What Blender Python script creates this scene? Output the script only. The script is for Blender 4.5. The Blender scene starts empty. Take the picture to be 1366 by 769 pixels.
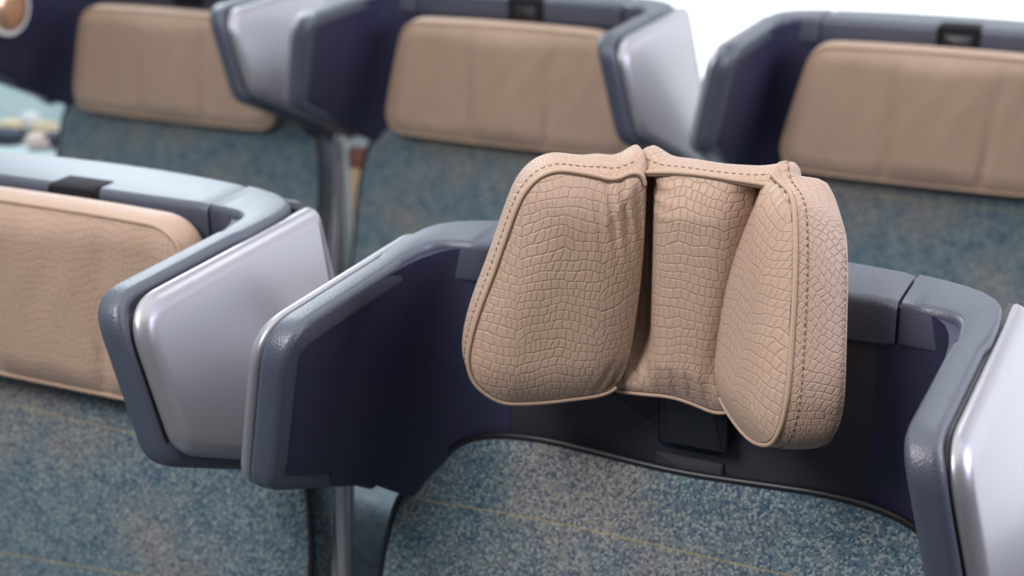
import bpy, math, random
from mathutils import Vector, Matrix
import numpy as np

random.seed(7)
S = bpy.context.scene
COL = S.collection
H = 1.15                      # height of the shell tops above the floor (m)

# ------------------------------------------------------------------ camera
cam_d = bpy.data.cameras.new('camera')
cam = bpy.data.objects.new('camera', cam_d); COL.objects.link(cam)
CAM = Vector((.3672, -1.0902, H + .4142))
cam.matrix_world = (Matrix.Translation(CAM) @ Matrix.Rotation(.4507, 4, 'Z')
                    @ Matrix.Rotation(1.2052, 4, 'X') @ Matrix.Rotation(-.0210, 4, 'Z'))
cam_d.sensor_width = 36.0
cam_d.lens = 2086.3 / 1366 * 36
cam_d.clip_start = .05
cam_d.dof.use_dof = True
cam_d.dof.focus_distance = 1.06
cam_d.dof.aperture_fstop = 5.4
S.camera = cam

# ------------------------------------------------------------------ world, lights, exposure
S.view_settings.view_transform = 'Standard'
S.view_settings.look = 'None'
S.view_settings.exposure = 0.0
S.view_settings.gamma = 1.0
S.view_settings.use_curve_mapping = False
W = bpy.data.worlds.new('world'); S.world = W; W.use_nodes = True
W.node_tree.nodes['Background'].inputs[0].default_value = (.85, .9, 1, 1)
W.node_tree.nodes['Background'].inputs[1].default_value = .12

def area(name, loc, target, sx, sy, power, color=(1, 1, 1)):
    d = bpy.data.lights.new(name, 'AREA'); d.shape = 'RECTANGLE'; d.size = sx; d.size_y = sy
    d.energy = power; d.color = color
    o = bpy.data.objects.new(name, d); COL.objects.link(o); o.location = loc
    o.rotation_euler = (Vector(target) - Vector(loc)).to_track_quat('-Z', 'Y').to_euler()
    return o
area('ceiling_wash', (-.2, -.2, 2.52), (-.2, -.2, 0), 3.2, 2.0, 22, (1, .98, .96))
area('aisle_light', (2.3, .8, 1.9), (-.6, .95, 1.05), 1.4, 1.0, 50, (.82, .82, 1))
area('rear_light', (-1.75, 1.6, 2.0), (-.7, .3, 1.1), .8, .9, 21, (.84, .93, 1))
area('gap_fill', (.15, 1.35, 2.35), (-.35, .9, 1.1), .6, .5, 5, (.93, .96, 1))  # added fill lamp, brightens the silver panel of the middle back-row seat
area('front_light', (-.45, -1.30, 2.25), (.0, -.1, 1.2), .7, .6, 27, (1, .98, 1))

# ------------------------------------------------------------------ materials
def mat(name):
    m = bpy.data.materials.new(name); m.use_nodes = True
    nt = m.node_tree; b = nt.nodes['Principled BSDF']
    return m, nt, b
def N(nt, t, **kw):
    n = nt.nodes.new(t)
    for k, v in kw.items():
        if k.startswith('i_'):
            key = k[2:]; key = int(key) if key.isdigit() else key.replace('_', ' ')
            n.inputs[key].default_value = v
        else: setattr(n, k, v)
    return n
def L(nt, a, b): nt.links.new(a, b)
def M(nt, op, a, b=None, c=None):
    n = nt.nodes.new('ShaderNodeMath'); n.operation = op
    for i, x in enumerate((a, b, c)):
        if x is None: continue
        if isinstance(x, (int, float)): n.inputs[i].default_value = x
        else: L(nt, x, n.inputs[i])
    return n.outputs[0]
def mix(nt, fac, a, b):
    n = nt.nodes.new('ShaderNodeMix'); n.data_type = 'RGBA'
    for s, x in ((0, fac), (6, a), (7, b)):
        if isinstance(x, (int, float)): n.inputs[s].default_value = x
        elif isinstance(x, tuple): n.inputs[s].default_value = (*x, 1)
        else: L(nt, x, n.inputs[s])
    return n.outputs[2]

def plain(name, col, rough=.5, metal=0., spec=.5, coat=0., bump=0., bscale=400):
    m, nt, b = mat(name)
    b.inputs['Base Color'].default_value = (*col, 1); b.inputs['Roughness'].default_value = rough
    b.inputs['Metallic'].default_value = metal; b.inputs['Specular IOR Level'].default_value = spec
    b.inputs['Coat Weight'].default_value = coat; b.inputs['Coat Roughness'].default_value = .12
    if bump:
        tc = N(nt, 'ShaderNodeTexCoord'); v = N(nt, 'ShaderNodeTexVoronoi', i_Scale=bscale)
        L(nt, tc.outputs['Object'], v.inputs['Vector'])
        bp = N(nt, 'ShaderNodeBump', i_Strength=bump, i_Distance=.0006); L(nt, v.outputs['Distance'], bp.inputs['Height'])
        L(nt, bp.outputs[0], b.inputs['Normal'])
    return m

LEATHER = plain('grey_leather', (.058, .066, .095), .40, spec=.75, bump=.35, bscale=700)
NAVY = plain('navy_leather', (.026, .027, .060), .5, spec=.4, bump=.25, bscale=700)
PANEL = plain('dark_panel', (.038, .034, .046), .5, spec=.35)
BLACK = plain('black_plastic', (.01, .01, .013), .4)
LATCHM = plain('dark_latch_plastic', (.013, .012, .015), .7, spec=.12)
SILVER = plain('silver_paint', (.39, .382, .41), .36, metal=.66, coat=.2)
GLASSY = plain('dark_navy_plate', (.006, .016, .03), .18)
TAN = plain('tan_wood', (.62, .43, .26), .5)
REDBROWN = plain('red_brown_cap', (.30, .12, .09), .5)
BRONZE = plain('bronze_metal', (.85, .52, .33), .28, metal=.85)
WHITE = plain('white_plastic', (.8, .8, .8), .35)
CREAM = plain('cream_cloth', (.72, .60, .40), .7)
PINK = plain('pinkish_white_cloth', (.75, .60, .55), .6)
DARKNAVY = plain('dark_item', (.03, .035, .07), .4)
TEALWALL = plain('pale_teal_wall', (.57, .69, .71), .6)
CEILM = plain('ceiling_white', (.75, .75, .74), .7)
CARPET = plain('dark_teal_carpet', (.04, .055, .06), .95, bump=.6, bscale=300)
PIPING = None

def leather_croc():
    m, nt, b = mat('tan_croc_leather')
    uv = N(nt, 'ShaderNodeUVMap', uv_map='UVMap')
    sep = N(nt, 'ShaderNodeSeparateXYZ'); L(nt, uv.outputs[0], sep.inputs[0])
    u, v = sep.outputs[0], sep.outputs[1]
    nz = N(nt, 'ShaderNodeTexNoise', i_Scale=22., i_Detail=2.); L(nt, uv.outputs[0], nz.inputs['Vector'])
    ns = N(nt, 'ShaderNodeSeparateColor'); L(nt, nz.outputs['Color'], ns.inputs[0])
    nz2 = N(nt, 'ShaderNodeTexNoise', i_Scale=130., i_Detail=1.); L(nt, uv.outputs[0], nz2.inputs['Vector'])
    n2 = N(nt, 'ShaderNodeSeparateColor'); L(nt, nz2.outputs['Color'], n2.inputs[0])
    # chevron: rows sag towards spines that repeat across the hide
    pp = M(nt, 'PINGPONG', M(nt, 'ADD', u, .012), .03)
    sharp = M(nt, 'MULTIPLY', M(nt, 'POWER', M(nt, 'DIVIDE', pp, .03), .7), .0085)
    v2 = M(nt, 'SUBTRACT', v, sharp)
    v2 = M(nt, 'ADD', v2, M(nt, 'MULTIPLY', M(nt, 'SUBTRACT', ns.outputs[0], .5), .020))
    v2 = M(nt, 'ADD', v2, M(nt, 'MULTIPLY', M(nt, 'SUBTRACT', n2.outputs[1], .5), .0022))
    u2 = M(nt, 'ADD', u, M(nt, 'MULTIPLY', M(nt, 'SUBTRACT', ns.outputs[1], .5), .02))
    u2 = M(nt, 'ADD', u2, M(nt, 'MULTIPLY', M(nt, 'SUBTRACT', n2.outputs[0], .5), .0032))
    cb = N(nt, 'ShaderNodeCombineXYZ'); L(nt, u2, cb.inputs[0]); L(nt, v2, cb.inputs[1])
    br = N(nt, 'ShaderNodeTexBrick', i_Scale=1.0, i_Mortar_Size=.0009, i_Mortar_Smooth=1.0, i_Bias=0., i_Brick_Width=.0060, i_Row_Height=.0072)
    br.offset = .37; br.offset_frequency = 2; br.squash = .72; br.squash_frequency = 3
    L(nt, cb.outputs[0], br.inputs['Vector'])
    groove = br.outputs['Fac']
    h = M(nt, 'SUBTRACT', 1.0, groove)
    fine = N(nt, 'ShaderNodeTexNoise', i_Scale=900., i_Detail=2.); L(nt, uv.outputs[0], fine.inputs['Vector'])
    h = M(nt, 'ADD', h, M(nt, 'MULTIPLY', fine.outputs[0], .15))
    bp = N(nt, 'ShaderNodeBump', i_Strength=.45, i_Distance=.0012); L(nt, h, bp.inputs['Height'])
    L(nt, bp.outputs[0], b.inputs['Normal'])
    tone = N(nt, 'ShaderNodeTexNoise', i_Scale=14., i_Detail=3.); L(nt, uv.outputs[0], tone.inputs['Vector'])
    c = mix(nt, tone.outputs[0], (.415, .28, .197), (.475, .33, .248))
    c = mix(nt, M(nt, 'MULTIPLY', groove, .18), c, (.26, .15, .09))
    L(nt, c, b.inputs['Base Color'])
    b.inputs['Roughness'].default_value = .5; b.inputs['Specular IOR Level'].default_value = .38
    b.inputs['Sheen Weight'].default_value = .08
    return m
CROC = leather_croc()
PIPING = plain('tan_piping', (.43, .295, .205), .5, bump=.2, bscale=500)
THREAD = plain('dark_brown_thread', (.13, .075, .05), .8)

def fabric():
    m, nt, b = mat('blue_grey_woven_fabric')
    tc = N(nt, 'ShaderNodeTexCoord'); p = tc.outputs['Object']
    sep = N(nt, 'ShaderNodeSeparateXYZ'); L(nt, p, sep.inputs[0]); x, z = sep.outputs[0], sep.outputs[2]
    cb = N(nt, 'ShaderNodeCombineXYZ'); L(nt, x, cb.inputs[0]); L(nt, z, cb.inputs[1])
    big = N(nt, 'ShaderNodeTexNoise', i_Scale=7., i_Detail=3., i_Roughness=.55); L(nt, cb.outputs[0], big.inputs['Vector'])
    med = N(nt, 'ShaderNodeTexNoise', i_Scale=38., i_Detail=4., i_Roughness=.6); L(nt, cb.outputs[0], med.inputs['Vector'])
    wv = N(nt, 'ShaderNodeTexVoronoi', i_Scale=500., i_Randomness=.8); L(nt, p, wv.inputs['Vector'])
    ws = N(nt, 'ShaderNodeSeparateColor'); L(nt, wv.outputs['Color'], ws.inputs[0])
    def bumpx(c, w, a):
        q = M(nt, 'DIVIDE', M(nt, 'SUBTRACT', x, c), w)
        return M(nt, 'MULTIPLY', M(nt, 'EXPONENT', M(nt, 'MULTIPLY', M(nt, 'MULTIPLY', q, q), -1.)), a)
    zm = N(nt, 'ShaderNodeMapRange', i_From_Min=H - .30, i_From_Max=H - .22); L(nt, z, zm.inputs[0])
    bg = M(nt, 'ADD', M(nt, 'ADD', big.outputs[0], M(nt, 'MULTIPLY', bumpx(-.09, .06, .16), zm.outputs[0])), bumpx(.10, .10, -.04))
    r = N(nt, 'ShaderNodeMapRange', i_From_Min=.45, i_From_Max=.66); L(nt, bg, r.inputs[0])
    r2 = N(nt, 'ShaderNodeMapRange', i_From_Min=.36, i_From_Max=.66); L(nt, med.outputs[0], r2.inputs[0])
    blue = mix(nt, r2.outputs[0], (.078, .138, .168), (.134, .192, .207))
    tan = mix(nt, r2.outputs[0], (.178, .186, .186), (.242, .228, .198))
    c = mix(nt, r.outputs[0], blue, tan)
    # single threads: pale and dark navy ones
    c = mix(nt, M(nt, 'MULTIPLY', M(nt, 'GREATER_THAN', ws.outputs[0], .70), .48), c, (.40, .40, .37))
    c = mix(nt, M(nt, 'MULTIPLY', M(nt, 'LESS_THAN', ws.outputs[1], .30), .65), c, (.022, .04, .10))
    # thin gold lines meandering across
    for off, sl, fr, amp in ((.231, -.03, 12., .004), (.37, -.22, 6., .025), (.50, .1, 7, .03)):
        line = M(nt, 'ADD', M(nt, 'ADD', z, off - H), M(nt, 'MULTIPLY', x, sl))
        line = M(nt, 'ADD', line, M(nt, 'MULTIPLY', M(nt, 'SINE', M(nt, 'MULTIPLY', x, fr)), amp))
        on = M(nt, 'LESS_THAN', M(nt, 'ABSOLUTE', line), .0009)
        c = mix(nt, M(nt, 'MULTIPLY', on, .45), c, (.42, .32, .13))
    L(nt, c, b.inputs['Base Color'])
    b.inputs['Roughness'].default_value = .9; b.inputs['Specular IOR Level'].default_value = .15
    b.inputs['Sheen Weight'].default_value = .12
    bp = N(nt, 'ShaderNodeBump', i_Strength=.7, i_Distance=.001, invert=True); L(nt, wv.outputs['Distance'], bp.inputs['Height'])
    L(nt, bp.outputs[0], b.inputs['Normal'])
    return m
FABRIC = fabric()

def emit(name, col, st):
    m, nt, b = mat(name); nt.nodes.remove(b)
    e = N(nt, 'ShaderNodeEmission'); e.inputs[0].default_value = (*col, 1); e.inputs[1].default_value = st
    L(nt, e.outputs[0], nt.nodes['Material Output'].inputs[0]); return m
DAYLIGHT = emit('window_daylight', (.90, .96, 1), 1.8)

# ------------------------------------------------------------------ mesh helpers
def obj(name, V, F, m, parent=None, smooth=True, uv=None, loc=(0, 0, 0), fix=True, sharp=None):
    me = bpy.data.meshes.new(name); me.from_pydata([tuple(v) for v in V], [], F)
    if uv is not None:
        l = me.uv_layers.new(name='UVMap')
        for lp in me.loops: l.data[lp.index].uv = uv[lp.vertex_index]
    me.validate()
    if fix:
        import bmesh
        bm = bmesh.new(); bm.from_mesh(me); bmesh.ops.recalc_face_normals(bm, faces=bm.faces); bm.to_mesh(me); bm.free()
    if smooth:
        me.polygons.foreach_set('use_smooth', [True] * len(me.polygons))
        if sharp: me.set_sharp_from_angle(angle=math.radians(sharp))
    me.materials.append(m)
    o = bpy.data.objects.new(name, me); COL.objects.link(o); o.location = loc
    if parent: o.parent = parent
    return o

class MB:
    def __init__(s): s.V = []; s.F = []
    def add(s, V, F):
        k = len(s.V); s.V += [tuple(v) for v in V]; s.F += [[i + k for i in f] for f in F]; return s
    def box(s, x0, x1, y0, y1, z0, z1, r=.004):
        # box with bevelled edges: 2D rounded outline (x,z) extruded in y with rounded lips
        r = min(r, .49 * min(x1 - x0, y1 - y0, z1 - z0))
        o = round_poly([(x0, z0), (x1, z0), (x1, z1), (x0, z1)], r, 4)
        V, F = plate(o, [(r, y0), (r * .29, y0 + r * .29), (0, y0 + r), (0, y1 - r), (r * .29, y1 - r * .29), (r, y1)], lambda a, b, d: (a, d, b))
        return s.add(V, F)
    def obj(s, *a, **k): return obj(a[0], s.V, s.F, *a[1:], **k)

def round_poly(P, r, n=8):
    """round every corner; r is one radius or a list"""
    out = []; k = len(P)
    for i in range(k):
        p = np.array(P[i], float); a = np.array(P[i - 1], float); b = np.array(P[(i + 1) % k], float)
        ri = r[i] if isinstance(r, (list, tuple)) else r
        da = (a - p) / np.linalg.norm(a - p); db = (b - p) / np.linalg.norm(b - p)
        ang = math.acos(max(-1, min(1, da @ db)))
        t = ri / math.tan(ang / 2) if ang > 1e-3 else 0
        t = min(t, .49 * np.linalg.norm(a - p), .49 * np.linalg.norm(b - p))
        if t < 1e-5 or ang > 3.1: out.append(tuple(p)); continue
        p0, p2 = p + da * t, p + db * t
        for j in range(n + 1):   # smooth conic-like arc
            s = j / n; q = (1 - s) ** 2 * p0 + 2 * s * (1 - s) * (p * .95 + (p0 + p2) / 2 * .05) + s * s * p2
            out.append(tuple(q))
    return out
def resample(P, n):
    P = np.array(P, float); Q = np.vstack([P, P[:1]]); d = np.r_[0, np.cumsum(np.linalg.norm(np.diff(Q, axis=0), axis=1))]
    t = np.linspace(0, d[-1], n, endpoint=False)
    return np.c_[np.interp(t, d, Q[:, 0]), np.interp(t, d, Q[:, 1])]
def smooth_closed(P, n, it=2):
    P = np.array(P, float)
    for _ in range(it):
        Q = np.roll(P, -1, 0); P = np.stack([.75 * P + .25 * Q, .25 * P + .75 * Q], 1).reshape(-1, 2)
    return resample(P, n)
def ccw(P):
    P = np.array(P, float); x, y = P[:, 0], P[:, 1]
    return P if (x * np.roll(y, -1) - np.roll(x, -1) * y).sum() > 0 else P[::-1]
def normals2(P):
    t = np.roll(P, -1, 0) - np.roll(P, 1, 0); t /= np.linalg.norm(t, axis=1)[:, None] + 1e-12
    return np.c_[-t[:, 1], t[:, 0]]     # inward for ccw
def plate(outline, rings, f, shrink=None):
    """stack of inset copies of an outline: rings = [(inset, depth)], closed with faces at both ends"""
    P = ccw(outline); nn = normals2(P); n = len(P); V = []; F = []
    for ins, d in rings:
        Q = P + nn * ins if shrink is None else shrink + (P - shrink) * (1 - ins)
        V += [f(q[0], q[1], d) for q in Q]
    for k in range(len(rings) - 1):
        for i in range(n):
            j = (i + 1) % n; F.append([k * n + i, k * n + j, (k + 1) * n + j, (k + 1) * n + i])
    F.append(list(range(n))[::-1]); F.append([(len(rings) - 1) * n + i for i in range(n)])
    return V, F
def frames(P, closed):
    P = [Vector(p) for p in P]; n = len(P); T = []
    for i in range(n):
        a = P[i - 1] if (i or closed) else P[i]; b = P[(i + 1) % n] if (i < n - 1 or closed) else P[i]
        T.append((b - a).normalized())
    return P, T
def tube(P, r, closed=False, m=8):
    P, T = frames(P, closed); n = len(P); V = []; F = []
    up = T[0].orthogonal().normalized()
    for i in range(n):
        up = (up - T[i] * up.dot(T[i])).normalized(); sd = T[i].cross(up)
        ri = r[i] if isinstance(r, (list, tuple)) else r
        for k in range(m):
            a = 2 * math.pi * k / m; V.append(P[i] + (up * math.cos(a) + sd * math.sin(a)) * ri)
    for i in range(n if closed else n - 1):
        j = (i + 1) % n
        for k in range(m):
            l = (k + 1) % m; F.append([i * m + k, i * m + l, j * m + l, j * m + k])
    if not closed: F.append(list(range(m))[::-1]); F.append([(n - 1) * m + k for k in range(m)])
    return V, F

def cushion(outline, H_, D, T, bulge, f, n=240, rings=34, disp=None, back=True, uvoff=(0, 0)):
    """padded cushion: domed front face inside the outline, side band T deep, flat back.
    f(u,v,d): d>0 goes to the back.  returns V,F,uv,border"""
    P = ccw(smooth_closed(outline, n, 2)); c = P.mean(0); V = []; UV = []; F = []
    nn = normals2(P)
    if disp is None: disp = lambda u, v, e: 0
    def emit_ring(Q, dep, uvq=None):
        for i, q in enumerate(Q):
            V.append(f(q[0], q[1], dep[i])); w = q if uvq is None else uvq[i]
            UV.append((w[0] + uvoff[0], w[1] + uvoff[1]))
    # back rings first (outermost back centre -> border), then front rings to the centre
    if back:
        for s in (.0, .5):
            Q = c + (P - c) * (.02 + s * 1.6 if s else .02); emit_ring(Q, [T] * n)
        emit_ring(P + nn * .010, [T] * n)
    K = 9
    for k in range(K):
        s = 1 - (k + (0 if k else .0)) / K       # from the back edge to the front edge
        lip = .006 * max(0, (s - .8) / .2) ** 2
        Q = P + nn * (lip - bulge * math.sin(math.pi * min(1, s)) ** .8)
        dep = []
        for q in Q: dep.append(T * s)
        emit_ring(Q, dep, Q - nn * (T * s))
    for k in range(rings + 1):
        t = (k / rings) ** 1.25 * .985
        Q = P + (c - P) * t
        dd = np.min(np.linalg.norm(Q[:, None, :] - P[None, :, :], axis=2), axis=1)
        e = np.clip(dd / D, 0, 1)
        hh = H_ * (1 - (1 - e) ** 2.2)
        emit_ring(Q, [-h + disp(q[0], q[1], ee) for q, h, ee in zip(Q, hh, e)])
    R = len(V) // n
    for k in range(R - 1):
        for i in range(n):
            j = (i + 1) % n; F.append([k * n + i, k * n + j, (k + 1) * n + j, (k + 1) * n + i])
    if back: F.append(list(range(n))[::-1])
    F.append([(R - 1) * n + i for i in range(n)])
    return V, F, UV, P

def stitches(P, f, inset, dep, ln=.0026, gap=.0022, r=.00032, skip=None):
    Q = resample(P + normals2(P) * inset, 1400); d = np.linalg.norm(np.diff(np.vstack([Q, Q[:1]]), axis=0), axis=1).sum()
    per = d / len(Q); a, bgap = int(ln / per) + 1, int(gap / per) + 1; mb = MB(); i = 0
    while i + a < len(Q):
        p, q = Q[i], Q[i + a]
        if not (skip and skip(p[0], p[1])):
            mb.add(*tube([f(p[0], p[1], dep + .0006), f((p[0] + q[0]) / 2, (p[1] + q[1]) / 2, dep - .0002), f(q[0], q[1], dep + .0006)], r, m=5))
        i += a + bgap
    return mb

def empty(name, loc, label, cat, group=None):
    o = bpy.data.objects.new(name, None); COL.objects.link(o); o.location = loc; o.empty_display_size = .1
    o['label'] = label; o['category'] = cat
    if group: o['group'] = group
    return o
def tag(o, label, cat, group=None):
    o['label'] = label; o['category'] = cat
    if group: o['group'] = group
    return o
def struct(o): o['kind'] = 'structure'; return o

# ------------------------------------------------------------------ the setting
struct(MB().box(-2.2, 2.6, -2.6, 1.9, -.05, 0).obj('floor', CARPET))
struct(MB().box(-2.2, 2.6, -2.6, 1.9, 2.6, 2.65).obj('ceiling', CEILM))
struct(MB().box(-2.25, -2.2, -2.6, 1.9, 0, 2.6).obj('wall_left', TEALWALL))
struct(MB().box(-2.2, 2.6, 1.84, 1.9, 0, 2.6).obj('wall_back', CEILM))
win = struct(MB().box(-.80, 2.5, 1.80, 1.825, .2, 1.50).obj('window_1', DAYLIGHT))
fm = MB()
for b in ((-.85, -.80, .15, 1.55), (2.5, 2.55, .15, 1.55)): fm.box(b[0], b[1], 1.77, 1.84, b[2], b[3])
fm.box(-.80, 2.5, 1.77, 1.84, 1.5, 1.55); fm.box(-.80, 2.5, 1.77, 1.84, .15, .2)
fm.obj('window_frame', WHITE, win)

# ------------------------------------------------------------------ the seat (local z = 0 at the shell top)
def flare(z): return .22 * min(.235, max(-.01, -z - .01))
Z = lambda z: z + H

def rim_mesh(sg):
    """leather rim: from the groove in the top bar round the corner, along the wing's top, down its
    front, back under it and down the seat's side"""
    pts = []   # (x, y, z, lateral vector, width across, height inward)
    def add(x, y, z, S_, a, b): pts.append((Vector((x, y, z)), Vector(S_).normalized(), a, b))
    outer = [(.1655, .031), (.185, .026), (.203, .019), (.216, .011), (.2265, .000), (.2325, -.014), (.2345, -.03), (.2355, -.05), (.2358, -.08)]
    inner = [(.1655, -.035), (.184, -.037), (.198, -.0405), (.2055, -.0455), (.2090, -.051), (.2108, -.0575), (.2116, -.066), (.2124, -.075), (.2133, -.088)]
    for o_, i_, b in zip(outer, inner, (.036, .036, .036, .035, .034, .032, .029, .026, .023)):
        o_ = Vector((*o_, 0)); i_ = Vector((*i_, 0)); add(*((o_ + i_) / 2), o_ - i_, (o_ - i_).length, b)
    outl = [(-.08, 0), (-.254, -.0), (-.247, -.135), (-.086, -.2135), (-.047, -.243), (-.062, -.36), (-.14, -.70)]
    rr = [0, .032, .030, .05, .03, .1, 0]
    # open path: round the inner corners
    path = []
    for i, p in enumerate(outl):
        if 0 < i < len(outl) - 1:
            p0, p1, p2 = map(lambda q: np.array(q, float), (outl[i - 1], p, outl[i + 1]))
            da = (p0 - p1) / np.linalg.norm(p0 - p1); db = (p2 - p1) / np.linalg.norm(p2 - p1)
            ang = math.acos(da @ db); t = min(rr[i] / math.tan(ang / 2), .45 * np.linalg.norm(p0 - p1), .45 * np.linalg.norm(p2 - p1))
            a, b = p1 + da * t, p1 + db * t
            for j in range(11):
                s = j / 10; path.append((1 - s) ** 2 * a + 2 * s * (1 - s) * p1 + s * s * b)
        else: path.append(np.array(p, float))
    dense = [path[0]]
    for a, b in zip(path, path[1:]):
        k = max(1, int(np.linalg.norm(b - a) / .012))
        for j in range(1, k + 1): dense.append(a + (b - a) * j / k)
    for y, z in dense[1:]:
        w = min(1., max(0., (-z - .225) / .03)) if y > -.15 else 0
        if sg < 0 and z < -.226 and y > -.075: break
        add(.2245 + flare(z) + .004 * w, y + .012 * w, z, (1, 0, 0), .0225 - .0115 * w, .022)
    V = []; F = []; sec = []
    n = len(pts)
    for i in range(n):
        p, S_, a, b = pts[i]
        T = (pts[min(n - 1, i + 1)][0] - pts[max(0, i - 1)][0]).normalized()
        if i > 9: S_ = (S_ - T * S_.dot(T)).normalized()
        Nn = T.cross(S_).normalized() if i > 9 else Vector((0, 0, -1))           # inward
        if i == 0: ref = Nn
        if Nn.dot(ref) < 0: Nn = -Nn
        ref = Nn
        r = min(.0062, a * .45, b * .45)
        prof = []
        for cx, cy, a0 in ((a / 2 - r, r, -90), (a / 2 - r, b - r, 0), (-a / 2 + r, b - r, 90), (-a / 2 + r, r, 180)):
            for j in range(5):
                an = math.radians(a0 + 22.5 * j); prof.append((cx + r * math.cos(an), cy + r * math.sin(an)))
        m = len(prof)
        for qx, qy in prof:
            w = p + S_ * qx + Nn * qy; V.append((sg * w.x, w.y, Z(w.z)))
    for i in range(n - 1):
        for k in range(m):
            l = (k + 1) % m; F.append([i * m + k, i * m + l, (i + 1) * m + l, (i + 1) * m + k])
    F.append(list(range(m))[::-1]); F.append([(n - 1) * m + k for k in range(m)])
    return V, F

def lining_mesh(sg):
    o = round_poly([(-.02, -.008), (-.250, -.005), (-.2435, -.1315), (-.086, -.2085), (-.02, -.232)], [.01, .030, .028, .045, .01], 8)
    f = lambda y, z, d: (sg * (d + flare(z)), y, Z(z))
    mb = MB().add(*plate(o, [(.6, .2126), (.3, .2126), (.20, .2126), (.165, .2128), (.130, .2136), (.100, .2154), (.082, .2185), (.078, .2315)], f, shrink=np.array((-.115, -.11))))
    # the lining curves round into the back of the seat
    inner = [(.205 - .0, -.0)]
    pl = [(.150, .018), (.150, -.0305), (.170, -.0308), (.184, -.0350), (.193, -.0415), (.2005, -.0520), (.2060, -.067), (.2095, -.085), (.2116, -.110), (.2126, -.150), (.2145, -.155), (.228, -.15), (.228, -.03), (.218, .0), (.19, .018)]
    def g(x, y, d):
        zb = min(-.03, -.210 + max(0, -.086 - y) * .4876 - max(0, min(.036, y + .086)) * .75); d = -.006 + (d + .006) * (zb + .006) / -.208
        return (sg * (x + flare(d) * min(1, max(0, (x - .165) / .045))), y, Z(d))
    mb.add(*plate(pl, [(0, -.006), (0, -.06), (0, -.11), (0, -.16), (0, -.19), (0, -.214)], g))
    return mb.V, mb.F

def outer_mesh(sg):
    o = round_poly([(.026, -.001), (-.2535, -.001), (-.2455, -.1345), (-.086, -.2125), (-.046, -.239), (.026, -.243)], [.012, .034, .032, .05, .02, .01], 8)
    if sg < 0:
        o = round_poly([(-.010, -.001), (-.2535, -.001), (-.2455, -.1345), (-.086, -.2125), (-.046, -.239), (-.010, -.243)], [.03, .034, .032, .05, .02, .01], 8)
    else:
        o = round_poly([(.018, -.006), (-.2455, -.006), (-.2375, -.128), (-.086, -.205), (-.046, -.235), (-.015, -.243), (.012, -.2)], [.012, .034, .032, .05, .02, .01, .01], 8)
    f = lambda y, z, d: (sg * (d + flare(z)), y, Z(z))
    return plate(o, [(.006, .2350), (0.001, .2370), (0, .2390), (.0012, .2430), (.0045, .2465), (.0085, .2485), (.013, .2495)], f)
def side_trim_mesh():
    o = round_poly([(-.030, -.234), (-.044, -.234), (-.052, -.36), (-.13, -.70), (-.115, -.70), (-.039, -.36)], [.003, .012, .1, .005, .005, .1], 8)
    f = lambda y, z, d: (d + .043, y, Z(z))
    return plate(o, [(.006, .2360), (0, .2390), (0, .2440), (.003, .2470), (.008, .2480)], f)
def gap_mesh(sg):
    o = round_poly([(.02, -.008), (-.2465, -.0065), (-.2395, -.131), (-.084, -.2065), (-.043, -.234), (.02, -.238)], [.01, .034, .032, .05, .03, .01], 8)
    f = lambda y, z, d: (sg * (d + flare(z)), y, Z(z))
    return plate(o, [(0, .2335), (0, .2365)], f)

def topbar_mesh():
    V = []; F = []; xs = np.linspace(-.1625, .1625, 41); m = 0
    for x in xs:
        bow = .014 * (1 - (x / .1615) ** 2)
        y0, y1 = -.035 , .031 + bow; b = .038; r = .0075
        prof = []
        for cx, cy, a0 in ((y1 - r, -r, 0), (y0 + r, -r, 90), (y0 + r, -b + r, 180), (y1 - r, -b + r, 270)):
            for j in range(6):
                an = math.radians(a0 + 18 * j); prof.append((cx + r * math.cos(an), cy + r * math.sin(an)))
        m = len(prof)
        e = .0015 if x in (xs[0], xs[-1]) else 0
        for py, pz in prof: V.append((x, py, Z(pz + (-e if pz > -.02 else e))))
    for i in range(len(xs) - 1):
        for k in range(m):
            l = (k + 1) % m; F.append([i * m + k, i * m + l, (i + 1) * m + l, (i + 1) * m + k])
    F.append(list(range(m))[::-1]); F.append([(len(xs) - 1) * m + k for k in range(m)])
    return V, F

CUSH = [(-.256, -.66), (.256, -.66), (.266, -.45), (.266, -.325), (.260, -.275), (.251, -.236), (.2195, -.2055), (.186, -.174), (.128, -.164), (.06, -.168), (0, -.171), (-.06, -.168), (-.128, -.164), (-.186, -.174), (-.2195, -.2055), (-.251, -.236), (-.260, -.275), (-.266, -.325), (-.266, -.45)]
def backrest_mesh():
    f = lambda u, v, d: (u, -.034 + d - .26 * max(0, -v - .20) - .10 * max(0, -v - .4), Z(v))
    return cushion(CUSH, .010, .035, .055, .003, f, n=220, rings=26, disp=lambda u, v, e: 0)

GROUP = 'high-backed seats in two rows'
def seat_cushion_mesh():
    f = lambda u, v, d: (u, v, Z(-.66 + d))
    o = round_poly([(-.255, -.60), (.255, -.60), (.255, -.13), (-.255, -.13)], .04, 6)
    return cushion(o, .02, .06, .13, .004, f, n=120, rings=14)

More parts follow.
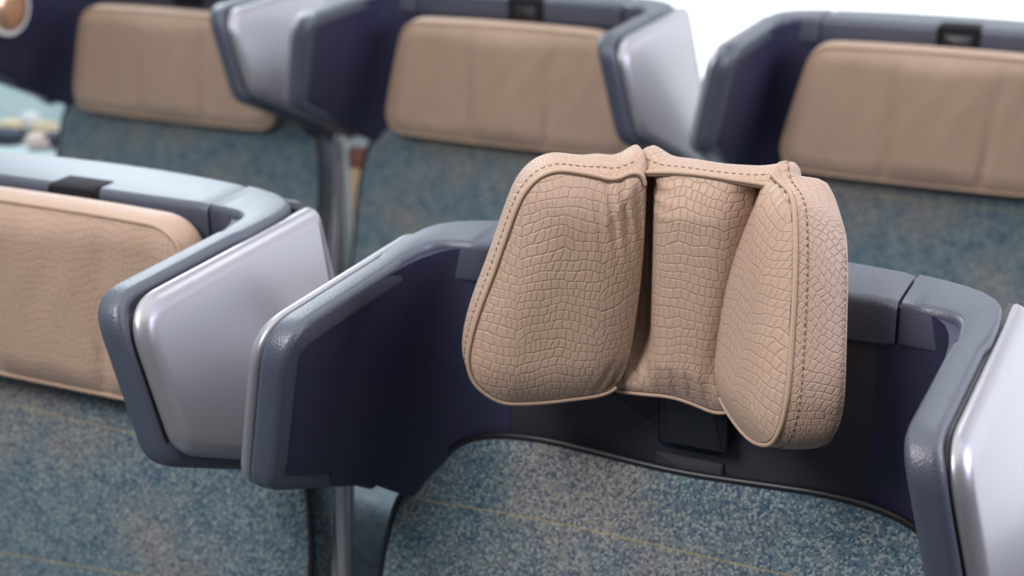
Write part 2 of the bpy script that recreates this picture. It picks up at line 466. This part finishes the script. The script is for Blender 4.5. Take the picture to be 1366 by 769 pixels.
FLAT = [(-.160, -.034), (-.06, -.0315), (.06, -.0315), (.160, -.034), (.182, -.11), (.206, -.205), (.07, -.207), (-.07, -.207), (-.206, -.205), (-.182, -.11)]
def flat_headrest():
    o = round_poly(FLAT, [.036, .5, .5, .036, .5, .034, .5, .5, .034, .5], 8)
    def disp(u, v, e):
        d = 0
        for s, a in ((-.055 - .05 * (-v - .11), .0045), (.075 - .09 * (-v - .11), .0045)):
            d += a * math.exp(-((u - s) / .006) ** 2) * min(1, max(0, (-v - .03) / .09)) * min(1, e * 2)
        d -= .003 * math.cos(u * 26) * e
        d += .0004 * math.sin(u * 130 + 3 * math.sin(v * 30)) * e
        return d
    f = lambda u, v, d: (u, -.079 + d, Z(v))
    V, F, UV, P = cushion(o, .010, .03, .034, .004, f, n=260, rings=36, disp=disp)
    return V, F, UV, P, f

def make_seat(loc, label, headrest=True):
    s = empty('airline_seat', loc, label, 'seat', GROUP)
    b = MB().box(-.215, .215, -.030, .028, Z(-.26), Z(-.03), .004).box(-.25, .25, .0, .028, Z(-.62), Z(-.24), .004); b.obj('back_panel', PANEL, s, sharp=40)
    obj('back_shell', *plate(round_poly([(-.226, -.012), (.226, -.012), (.238, -.24), (.245, -.95), (-.245, -.95), (-.238, -.24)], .02, 5),
        [(.004, .027), (0, .031), (0, .038), (.006, .044)], lambda x, z, d: (x, d, Z(z))), PANEL, s, sharp=40)
    tb = obj('top_bar', *topbar_mesh(), LEATHER, s, sharp=50)
    lt = MB().box(-.012, .044, -.041, -.006, Z(-.046), Z(.0012), .005); lo = lt.obj('latch', LATCHM, tb, sharp=40)
    MB().box(-.002, .034, -.0425, -.038, Z(-.036), Z(-.010), .002).obj('latch_button', BLACK, tb, sharp=40)
    for sg in (1, -1):
        w = obj('wing', *rim_mesh(sg), LEATHER, s)
        obj('wing_lining', *lining_mesh(sg), NAVY, w, sharp=50)
        obj('shadow_gap', *gap_mesh(sg), BLACK, w, sharp=40)  # black sheet stands in for the shaded gap between rim and outer panel
        obj('outer_panel', *outer_mesh(sg), SILVER, w, sharp=60)
    obj('side_trim', *side_trim_mesh(), SILVER, s, sharp=60)
    V, F, UV, P = backrest_mesh(); bk = obj('backrest', V, F, FABRIC, s, uv=UV)
    obj('piping', *tube([(p[0], -.0345 - .26 * max(0, -p[1] - .20) - .10 * max(0, -p[1] - .4), Z(p[1])) for p in P], .0032, True, 8), BLACK, bk)
    V, F, UV, P = seat_cushion_mesh(); obj('seat_cushion', V, F, FABRIC, s, uv=UV)
    a = MB().box(-.326, -.274, -.55, -.17, Z(-.60), Z(-.50), .015); a.obj('armrest', LEATHER, s, sharp=40)
    MB().box(-.316, -.284, -.50, -.18, .06, Z(-.595), .008).obj('armrest_support', PANEL, s, sharp=40)
    MB().box(-.27, .27, -.56, .02, .10, Z(-.79), .02).obj('seat_base', PANEL, s, sharp=40)
    for x in (-.2, .2):
        MB().box(x - .025, x + .025, -.50, -.02, 0, .105, .008).obj('leg', SILVER, s, sharp=40)
    obj('bracket_plate', *plate(round_poly([(-.0185, -.152), (.035, -.152), (.035, -.075), (-.0185, -.075)], [.007, .007, .003, .003], 5),
        [(0, -.029), (0, -.0315), (.001, -.0323)], lambda x, z, d: (x, d, Z(z))), GLASSY, s, sharp=30)
    pl = s.children[-1]
    mb = MB(); mb.add(*tube([(.002, -.0325, Z(-.09)), (.002, -.0325, Z(-.122)), (.006, -.0325, Z(-.127)), (.019, -.0325, Z(-.127)), (.0215, -.0325, Z(-.122)), (.0215, -.0325, Z(-.09))], .0012, m=6))
    mb.obj('latch_mark', BLACK, pl)
    MB().box(-.0205, .037, -.0335, -.026, Z(-.185), Z(-.157), .0025).obj('access_cover', PANEL, s, sharp=40)
    if headrest:
        V, F, UV, P, f = flat_headrest()
        h = obj('headrest', V, F, CROC, s, uv=UV)
        obj('piping', *tube([f(p[0], p[1], -.0008) for p in P], .0022, True, 7), PIPING, h)
        MB().box(-.02, .03, -.047, -.028, Z(-.15), Z(-.06), .004).obj('headrest_post', BLACK, h, sharp=40)
    return s

def kids(o): return [c for c in bpy.data.objects if c.parent == o]
def copy_tree(o, parent=None):
    c = o.copy(); COL.objects.link(c)
    if parent: c.parent = parent
    for ch in kids(o): copy_tree(ch, c)
    return c

seatD = make_seat((-.602, .98, 0), 'grey winged back-row seat with a tan post under its wing')
def seat_copy(loc, label, dz):
    s = copy_tree(seatD); s.location = loc; s['label'] = label
    for c in kids(s):
        if c.name.startswith('headrest'): c.location.z += dz
    return s
seatB = seat_copy((-.60, 0, 0), 'grey winged seat in the front row with its tan headrest flat and unfolded', .026)
seatC = seat_copy((-1.202, .98, 0), 'grey winged seat with a round bronze light on its dark side wing', -.022)
seatE = seat_copy((.009, .98, 0), 'grey winged seat in the back row in front of the bright window', .006)
for c in kids(seatD):
    if c.name.startswith('headrest'): c.location.z -= .003
seatA = make_seat((0, 0, 0), 'grey winged seat whose tan headrest is raised with both sides folded forward', headrest=False)

# reading light on the left wing of the back-row seat
def reading_light():
    mb = MB(); c = Vector((-.2135, -.197, Z(-.035)))
    P = [(c.x + 0.0, c.y, c.z), (c.x + .010, c.y, c.z)]
    ring = []
    def lathe(prof, m=28):
        V = []; F = []
        for d, r in prof:
            for k in range(m):
                a = 2 * math.pi * k / m; V.append((c.x + d, c.y + r * math.cos(a), c.z + r * math.sin(a)))
        for i in range(len(prof) - 1):
            for k in range(m):
                l = (k + 1) % m; F.append([i * m + k, i * m + l, (i + 1) * m + l, (i + 1) * m + k])
        F.append(list(range(m))[::-1]); F.append([(len(prof) - 1) * m + k for k in range(m)])
        return V, F
    o = obj('reading_light', *lathe([(-.004, .048), (.006, .048), (.010, .046), (.011, .042), (.006, .040)]), WHITE, seatC, sharp=40)
    obj('lamp_disc', *lathe([(.004, .039), (.012, .038), (.017, .032), (.020, .020), (.021, .004)]), BRONZE, o)
    return o
reading_light()

# ------------------------------------------------------------------ raised, folded headrest of the front seat
PL = [[-0.1201, -0.0508], [-0.1182, -0.0338], [-0.1128, -0.0115], [-0.1033, 0.0166], [-0.0950, 0.0448], [-0.0876, 0.069], [-0.0821, 0.0812], [-0.0734, 0.0909], [-0.064, 0.095], [-0.0549, 0.0957], [-0.0333, 0.0910], [-0.0185, 0.0862], [-0.0049, 0.0924], [0.0025, 0.0890], [0.0050, 0.0779], [0.0063, 0.0382], [0.0061, 0.0077], [0.0046, -0.0192], [0.0028, -0.0434], [0.0005, -0.0612], [-0.0029, -0.071], [-0.008, -0.0801], [-0.0191, -0.0845], [-0.0367, -0.086], [-0.0587, -0.0878], [-0.0791, -0.0879], [-0.0916, -0.0866], [-0.1013, -0.0816], [-0.1117, -0.0723], [-0.117, -0.0633]]
PC = [[-0.030, 0.086], [-0.0052, 0.0902], [0.0207, 0.092], [0.0522, 0.0906], [0.0739, 0.0898], [0.090, 0.0878], [0.088, 0.0654], [0.082, 0.0366], [0.075, 0.0012], [0.070, -0.0287], [0.066, -0.0591], [0.062, -0.085], [0.0449, -0.0923], [0.0248, -0.0868], [0.0081, -0.0843], [-0.0129, -0.0862], [-0.040, -0.0881], [-0.042, -0.0764], [-0.04, -0.0656], [-0.036, -0.0224], [-0.032, 0.0356], [-0.031, 0.0751]]
PR = [[-0.0186, 0.0968], [0.0082, 0.0977], [0.0218, 0.0931], [0.0315, 0.0824], [0.0488, 0.054], [0.0671, 0.0133], [0.0838, -0.0289], [0.0864, -0.0465], [0.0864, -0.0595], [0.0809, -0.0719], [0.0695, -0.079], [0.0525, -0.084], [0.0353, -0.0851], [0.0132, -0.0834], [-0.008, -0.0795], [-0.0191, -0.0731], [-0.0294, -0.0604], [-0.0341, -0.0471], [-0.0400, -0.0211], [-0.0440, 0.0056], [-0.0415, 0.0276], [-0.0372, 0.0496], [-0.0296, 0.0742], [-0.0241, 0.0906]]
def frame(O, th, sg, Vv):
    t = math.radians(th); O = Vector((O[0], O[1], Z(O[2]))); U = Vector((math.cos(t), -sg * math.sin(t), 0)); Vv = Vector(Vv).normalized()
    Nn = U.cross(Vv)          # towards the viewer
    if Nn.y > 0: Nn = -Nn
    Nn.normalize()
    return lambda u, v, d: O + U * u + Vv * v - Nn * d
def lifted(f, peaks, dmax=None):
    """the band above the hinges is pushed up into gathered folds"""
    def g(u, v, d):
        k = 0
        for uc, w, a in peaks: k += a * math.exp(-((u - uc) / w) ** 2)
        t = max(0, min(1, (v - .05) / .04)); q = max(0, min(1, (d + .001) / .016)); q = q * q * (3 - 2 * q)
        if dmax: q = math.exp(-((d - dmax) / (dmax * .9)) ** 2)
        return f(u, v + k * t * q, d)
    return g
fL = lifted(frame((-.02, -.088, 0), 30, -1, (.06, 0, 1)), ((.007, .011, .012), (-.022, .012, .005)))
fC = lifted(frame((0, -.078, 0), 0, 1, (0, 0, 1)), ((-.022, .012, .010), (.088, .018, .008), (.03, .02, -.002)))
_fR = lifted(frame((.07, -.090, 0), 50, 1, (.2, 0, 1)), ((-.021, .011, .014),), .008)

def sm(x, a, b):
    t = max(0, min(1, (x - a) / (b - a))); return t * t * (3 - 2 * t)
def fR(u, v, d):
    return _fR(u, v - .36 * max(0, d) * sm(u, -.02, .02) * sm(v, -.08, .05), d)
def wr(u, v, amp, k, ph): return amp * math.sin(u * k + ph + 2.2 * math.sin(v * 41 + ph))
def dispL(u, v, e):
    d = 0
    g = math.exp(-((u + .012) / .020) ** 2 - ((v - .062) / .022) ** 2)        # gathered wrinkles under the top fold
    d += g * (.0019 * math.sin(u * 620 + v * 120) + .002)
    g = math.exp(-((u + .010) / .012) ** 2 - ((v + .072) / .014) ** 2)        # pinch at the bottom fold
    d += g * (.0011 * math.sin(u * 560 - v * 260) + .003)
    d += .0006 * math.sin(u * 60 + v * 35) * e
    return d
def dispC(u, v, e):
    d = -.008 * math.cos((u - .012) / .05 * 1.4) * e
    d += .034 * (math.exp(-((u + .023) / .015) ** 2) + math.exp(-((u - .068 - .1 * v) / .016) ** 2)) * min(1, e * 3) * sm(v, -.085, -.035)
    g = math.exp(-((v + .070) / .014) ** 2)
    d += g * .0012 * math.sin(u * 520 + v * 90) * min(1, e * 2)
    g = math.exp(-((u + .005) / .012) ** 2 - ((v - .075) / .02) ** 2); d += g * .0012 * math.sin(v * 600)
    return d
def dispR(u, v, e):
    d = .0006 * math.sin(u * 50 - v * 45) * e
    g = math.exp(-((v - .088) / .008) ** 2); d += g * .0006 * math.sin(u * 700)
    return d

V, F, UV, P_C = cushion(PC, .006, .03, .042, .003, fC, n=300, rings=44, disp=dispC, uvoff=(.3, 0))
HR = obj('headrest', V, F, CROC, seatA, uv=UV)
V, F, UV, P_L = cushion(PL, .0125, .040, .046, .003, fL, n=340, rings=52, disp=dispL, uvoff=(.012, .003))
sideL = obj('folded_side_pad', V, F, CROC, HR, uv=UV)
V, F, UV, P_R = cushion(PR, .0125, .036, .047, .003, fR, n=340, rings=52, disp=dispR, uvoff=(.62, .001))
sideR = obj('folded_side_pad', V, F, CROC, HR, uv=UV)
def runs(P, keep):
    """the longest stretch(es) of a closed outline for which keep(u, v) holds"""
    ok = [bool(keep(p[0], p[1])) for p in P]; n = len(P)
    st0 = next((i for i in range(n) if ok[i] and not ok[i - 1]), 0); out = []; cur = []
    for k in range(n):
        i = (st0 + k) % n
        if ok[i]: cur.append(P[i])
        elif cur: out.append(cur); cur = []
    if cur: out.append(cur)
    return [r for r in out if len(r) > 12]
KEEP = {'C': lambda u, v: v > .080 or v < -.078, 'L': lambda u, v: u < -.006 or v > .080, 'R': lambda u, v: u > -.016}
for k, P, f, par in (('C', P_C, fC, HR), ('L', P_L, fL, sideL), ('R', P_R, fR, sideR)):
    inner = P + normals2(P) * .0024
    for r1, r2 in zip(runs(P, KEEP[k]), runs(inner, KEEP[k])):
        obj('piping', *tube([f(p[0], p[1], -.0003) for p in r1], .0017, False, 8), PIPING, par)
        obj('seam', *tube([f(p[0], p[1], -.0006) for p in r2], .0011, False, 6), THREAD, par)
for P, f, sk, par in ((P_C, fC, lambda u, v: not (v > .07), HR), (P_L, fL, lambda u, v: u > -.002, sideL), (P_R, fR, lambda u, v: u < -.02, sideR)):
    st = stitches(P, f, -.0022, .0085, skip=sk)
    if par is sideR:
        m2 = stitches(P, f, -.0020, .040, skip=lambda u, v: u < .04); st.add(m2.V, m2.F)
    st.obj('stitching', THREAD, par, smooth=False)['kind'] = 'stuff'
MB().box(-.012, .045, -.05, -.03, Z(-.14), Z(.06), .005).obj('headrest_post', BLACK, HR, sharp=40)

# ------------------------------------------------------------------ between and beside the back-row seats
dx, dy = -.289, -.02
po = MB().box(dx - .012, dx + .017, dy - .010, dy + .010, .1, Z(-.290), .004).obj('divider_post', TAN, seatD, sharp=40)
po['label'] = 'tan wooden post with a red-brown cap'
MB().box(dx - .013, dx + .018, dy - .012, dy + .012, Z(-.290), Z(-.258), .004).obj('cap', REDBROWN, po, sharp=40)
MB().box(dx - .016, dx - .012, dy - .010, dy + .010, .1, Z(-.30), .0015).obj('edge_trim', WHITE, po, sharp=40)

# ledge at far left with little things on it
lx = -1.202
t = empty('side_ledge', (lx - .55, 1.05, 0), 'dark side ledge beside the seat with the bronze light', 'ledge')
MB().box(-.25, .235, -.12, .13, Z(-.40), Z(-.345), .01).obj('ledge_top', TEALWALL, t, sharp=40)
MB().box(-.24, .225, -.10, .12, 0, Z(-.399), .01).obj('ledge_body', TEALWALL, t, sharp=40)
MB().box(-.25, .235, .132, .15, 0, Z(-.04), .006).obj('ledge_back', TEALWALL, t, sharp=40)
def lump(name, x, y, z0, sx, sy, h, m, label, cat, rot=0):
    o_ = round_poly([(-sx, -sy), (sx, -sy), (sx, sy), (-sx, sy)], min(sx, sy) * .7, 6)
    f = lambda u, v, dd: (u, v, h - dd)
    V, F, UV, P = cushion(o_, h * .12, min(sx, sy), h * .88, h * .08, f, n=60, rings=8)
    o = obj(name, V, F, m, uv=UV, loc=(x, y, z0)); o.rotation_euler.z = rot
    return tag(o, label, cat)
zt = Z(-.345)
GR = None
lump('cloth_bundle', lx - .504, .98 + .085, zt, .020, .018, .026, CREAM, 'cream bundle at the end of the dark side ledge', 'bundle')
lump('paper_cup', lx - .478, .98 + .108, zt, .014, .014, .036, WHITE, 'small white item between two cream bundles on the side ledge', 'cup')
lump('cloth_bundle', lx - .433, .98 + .095, zt, .020, .017, .026, CREAM, 'cream bundle beside the seat with the bronze light', 'bundle', .3)
o = lump('rolled_cloth', lx - .385, .98 + .03, zt, .026, .017, .024, PINK, 'pinkish white roll with a dark end on the side ledge', 'roll', .4)
V, F, UV, P = cushion(round_poly([(.004, -.016), (.030, -.016), (.030, .016), (.004, .016)], .010, 5), .003, .01, .021, .002, lambda u, v, dd: (u, v, .0255 - dd), n=50, rings=6)
obj('dark_end', V, F, DARKNAVY, o, uv=UV)
lump('dark_pouch', lx - .475, .98 + .035, zt, .035, .022, .022, DARKNAVY, 'dark pouch in front of the cream bundle at the end of the side ledge', 'pouch', .2)
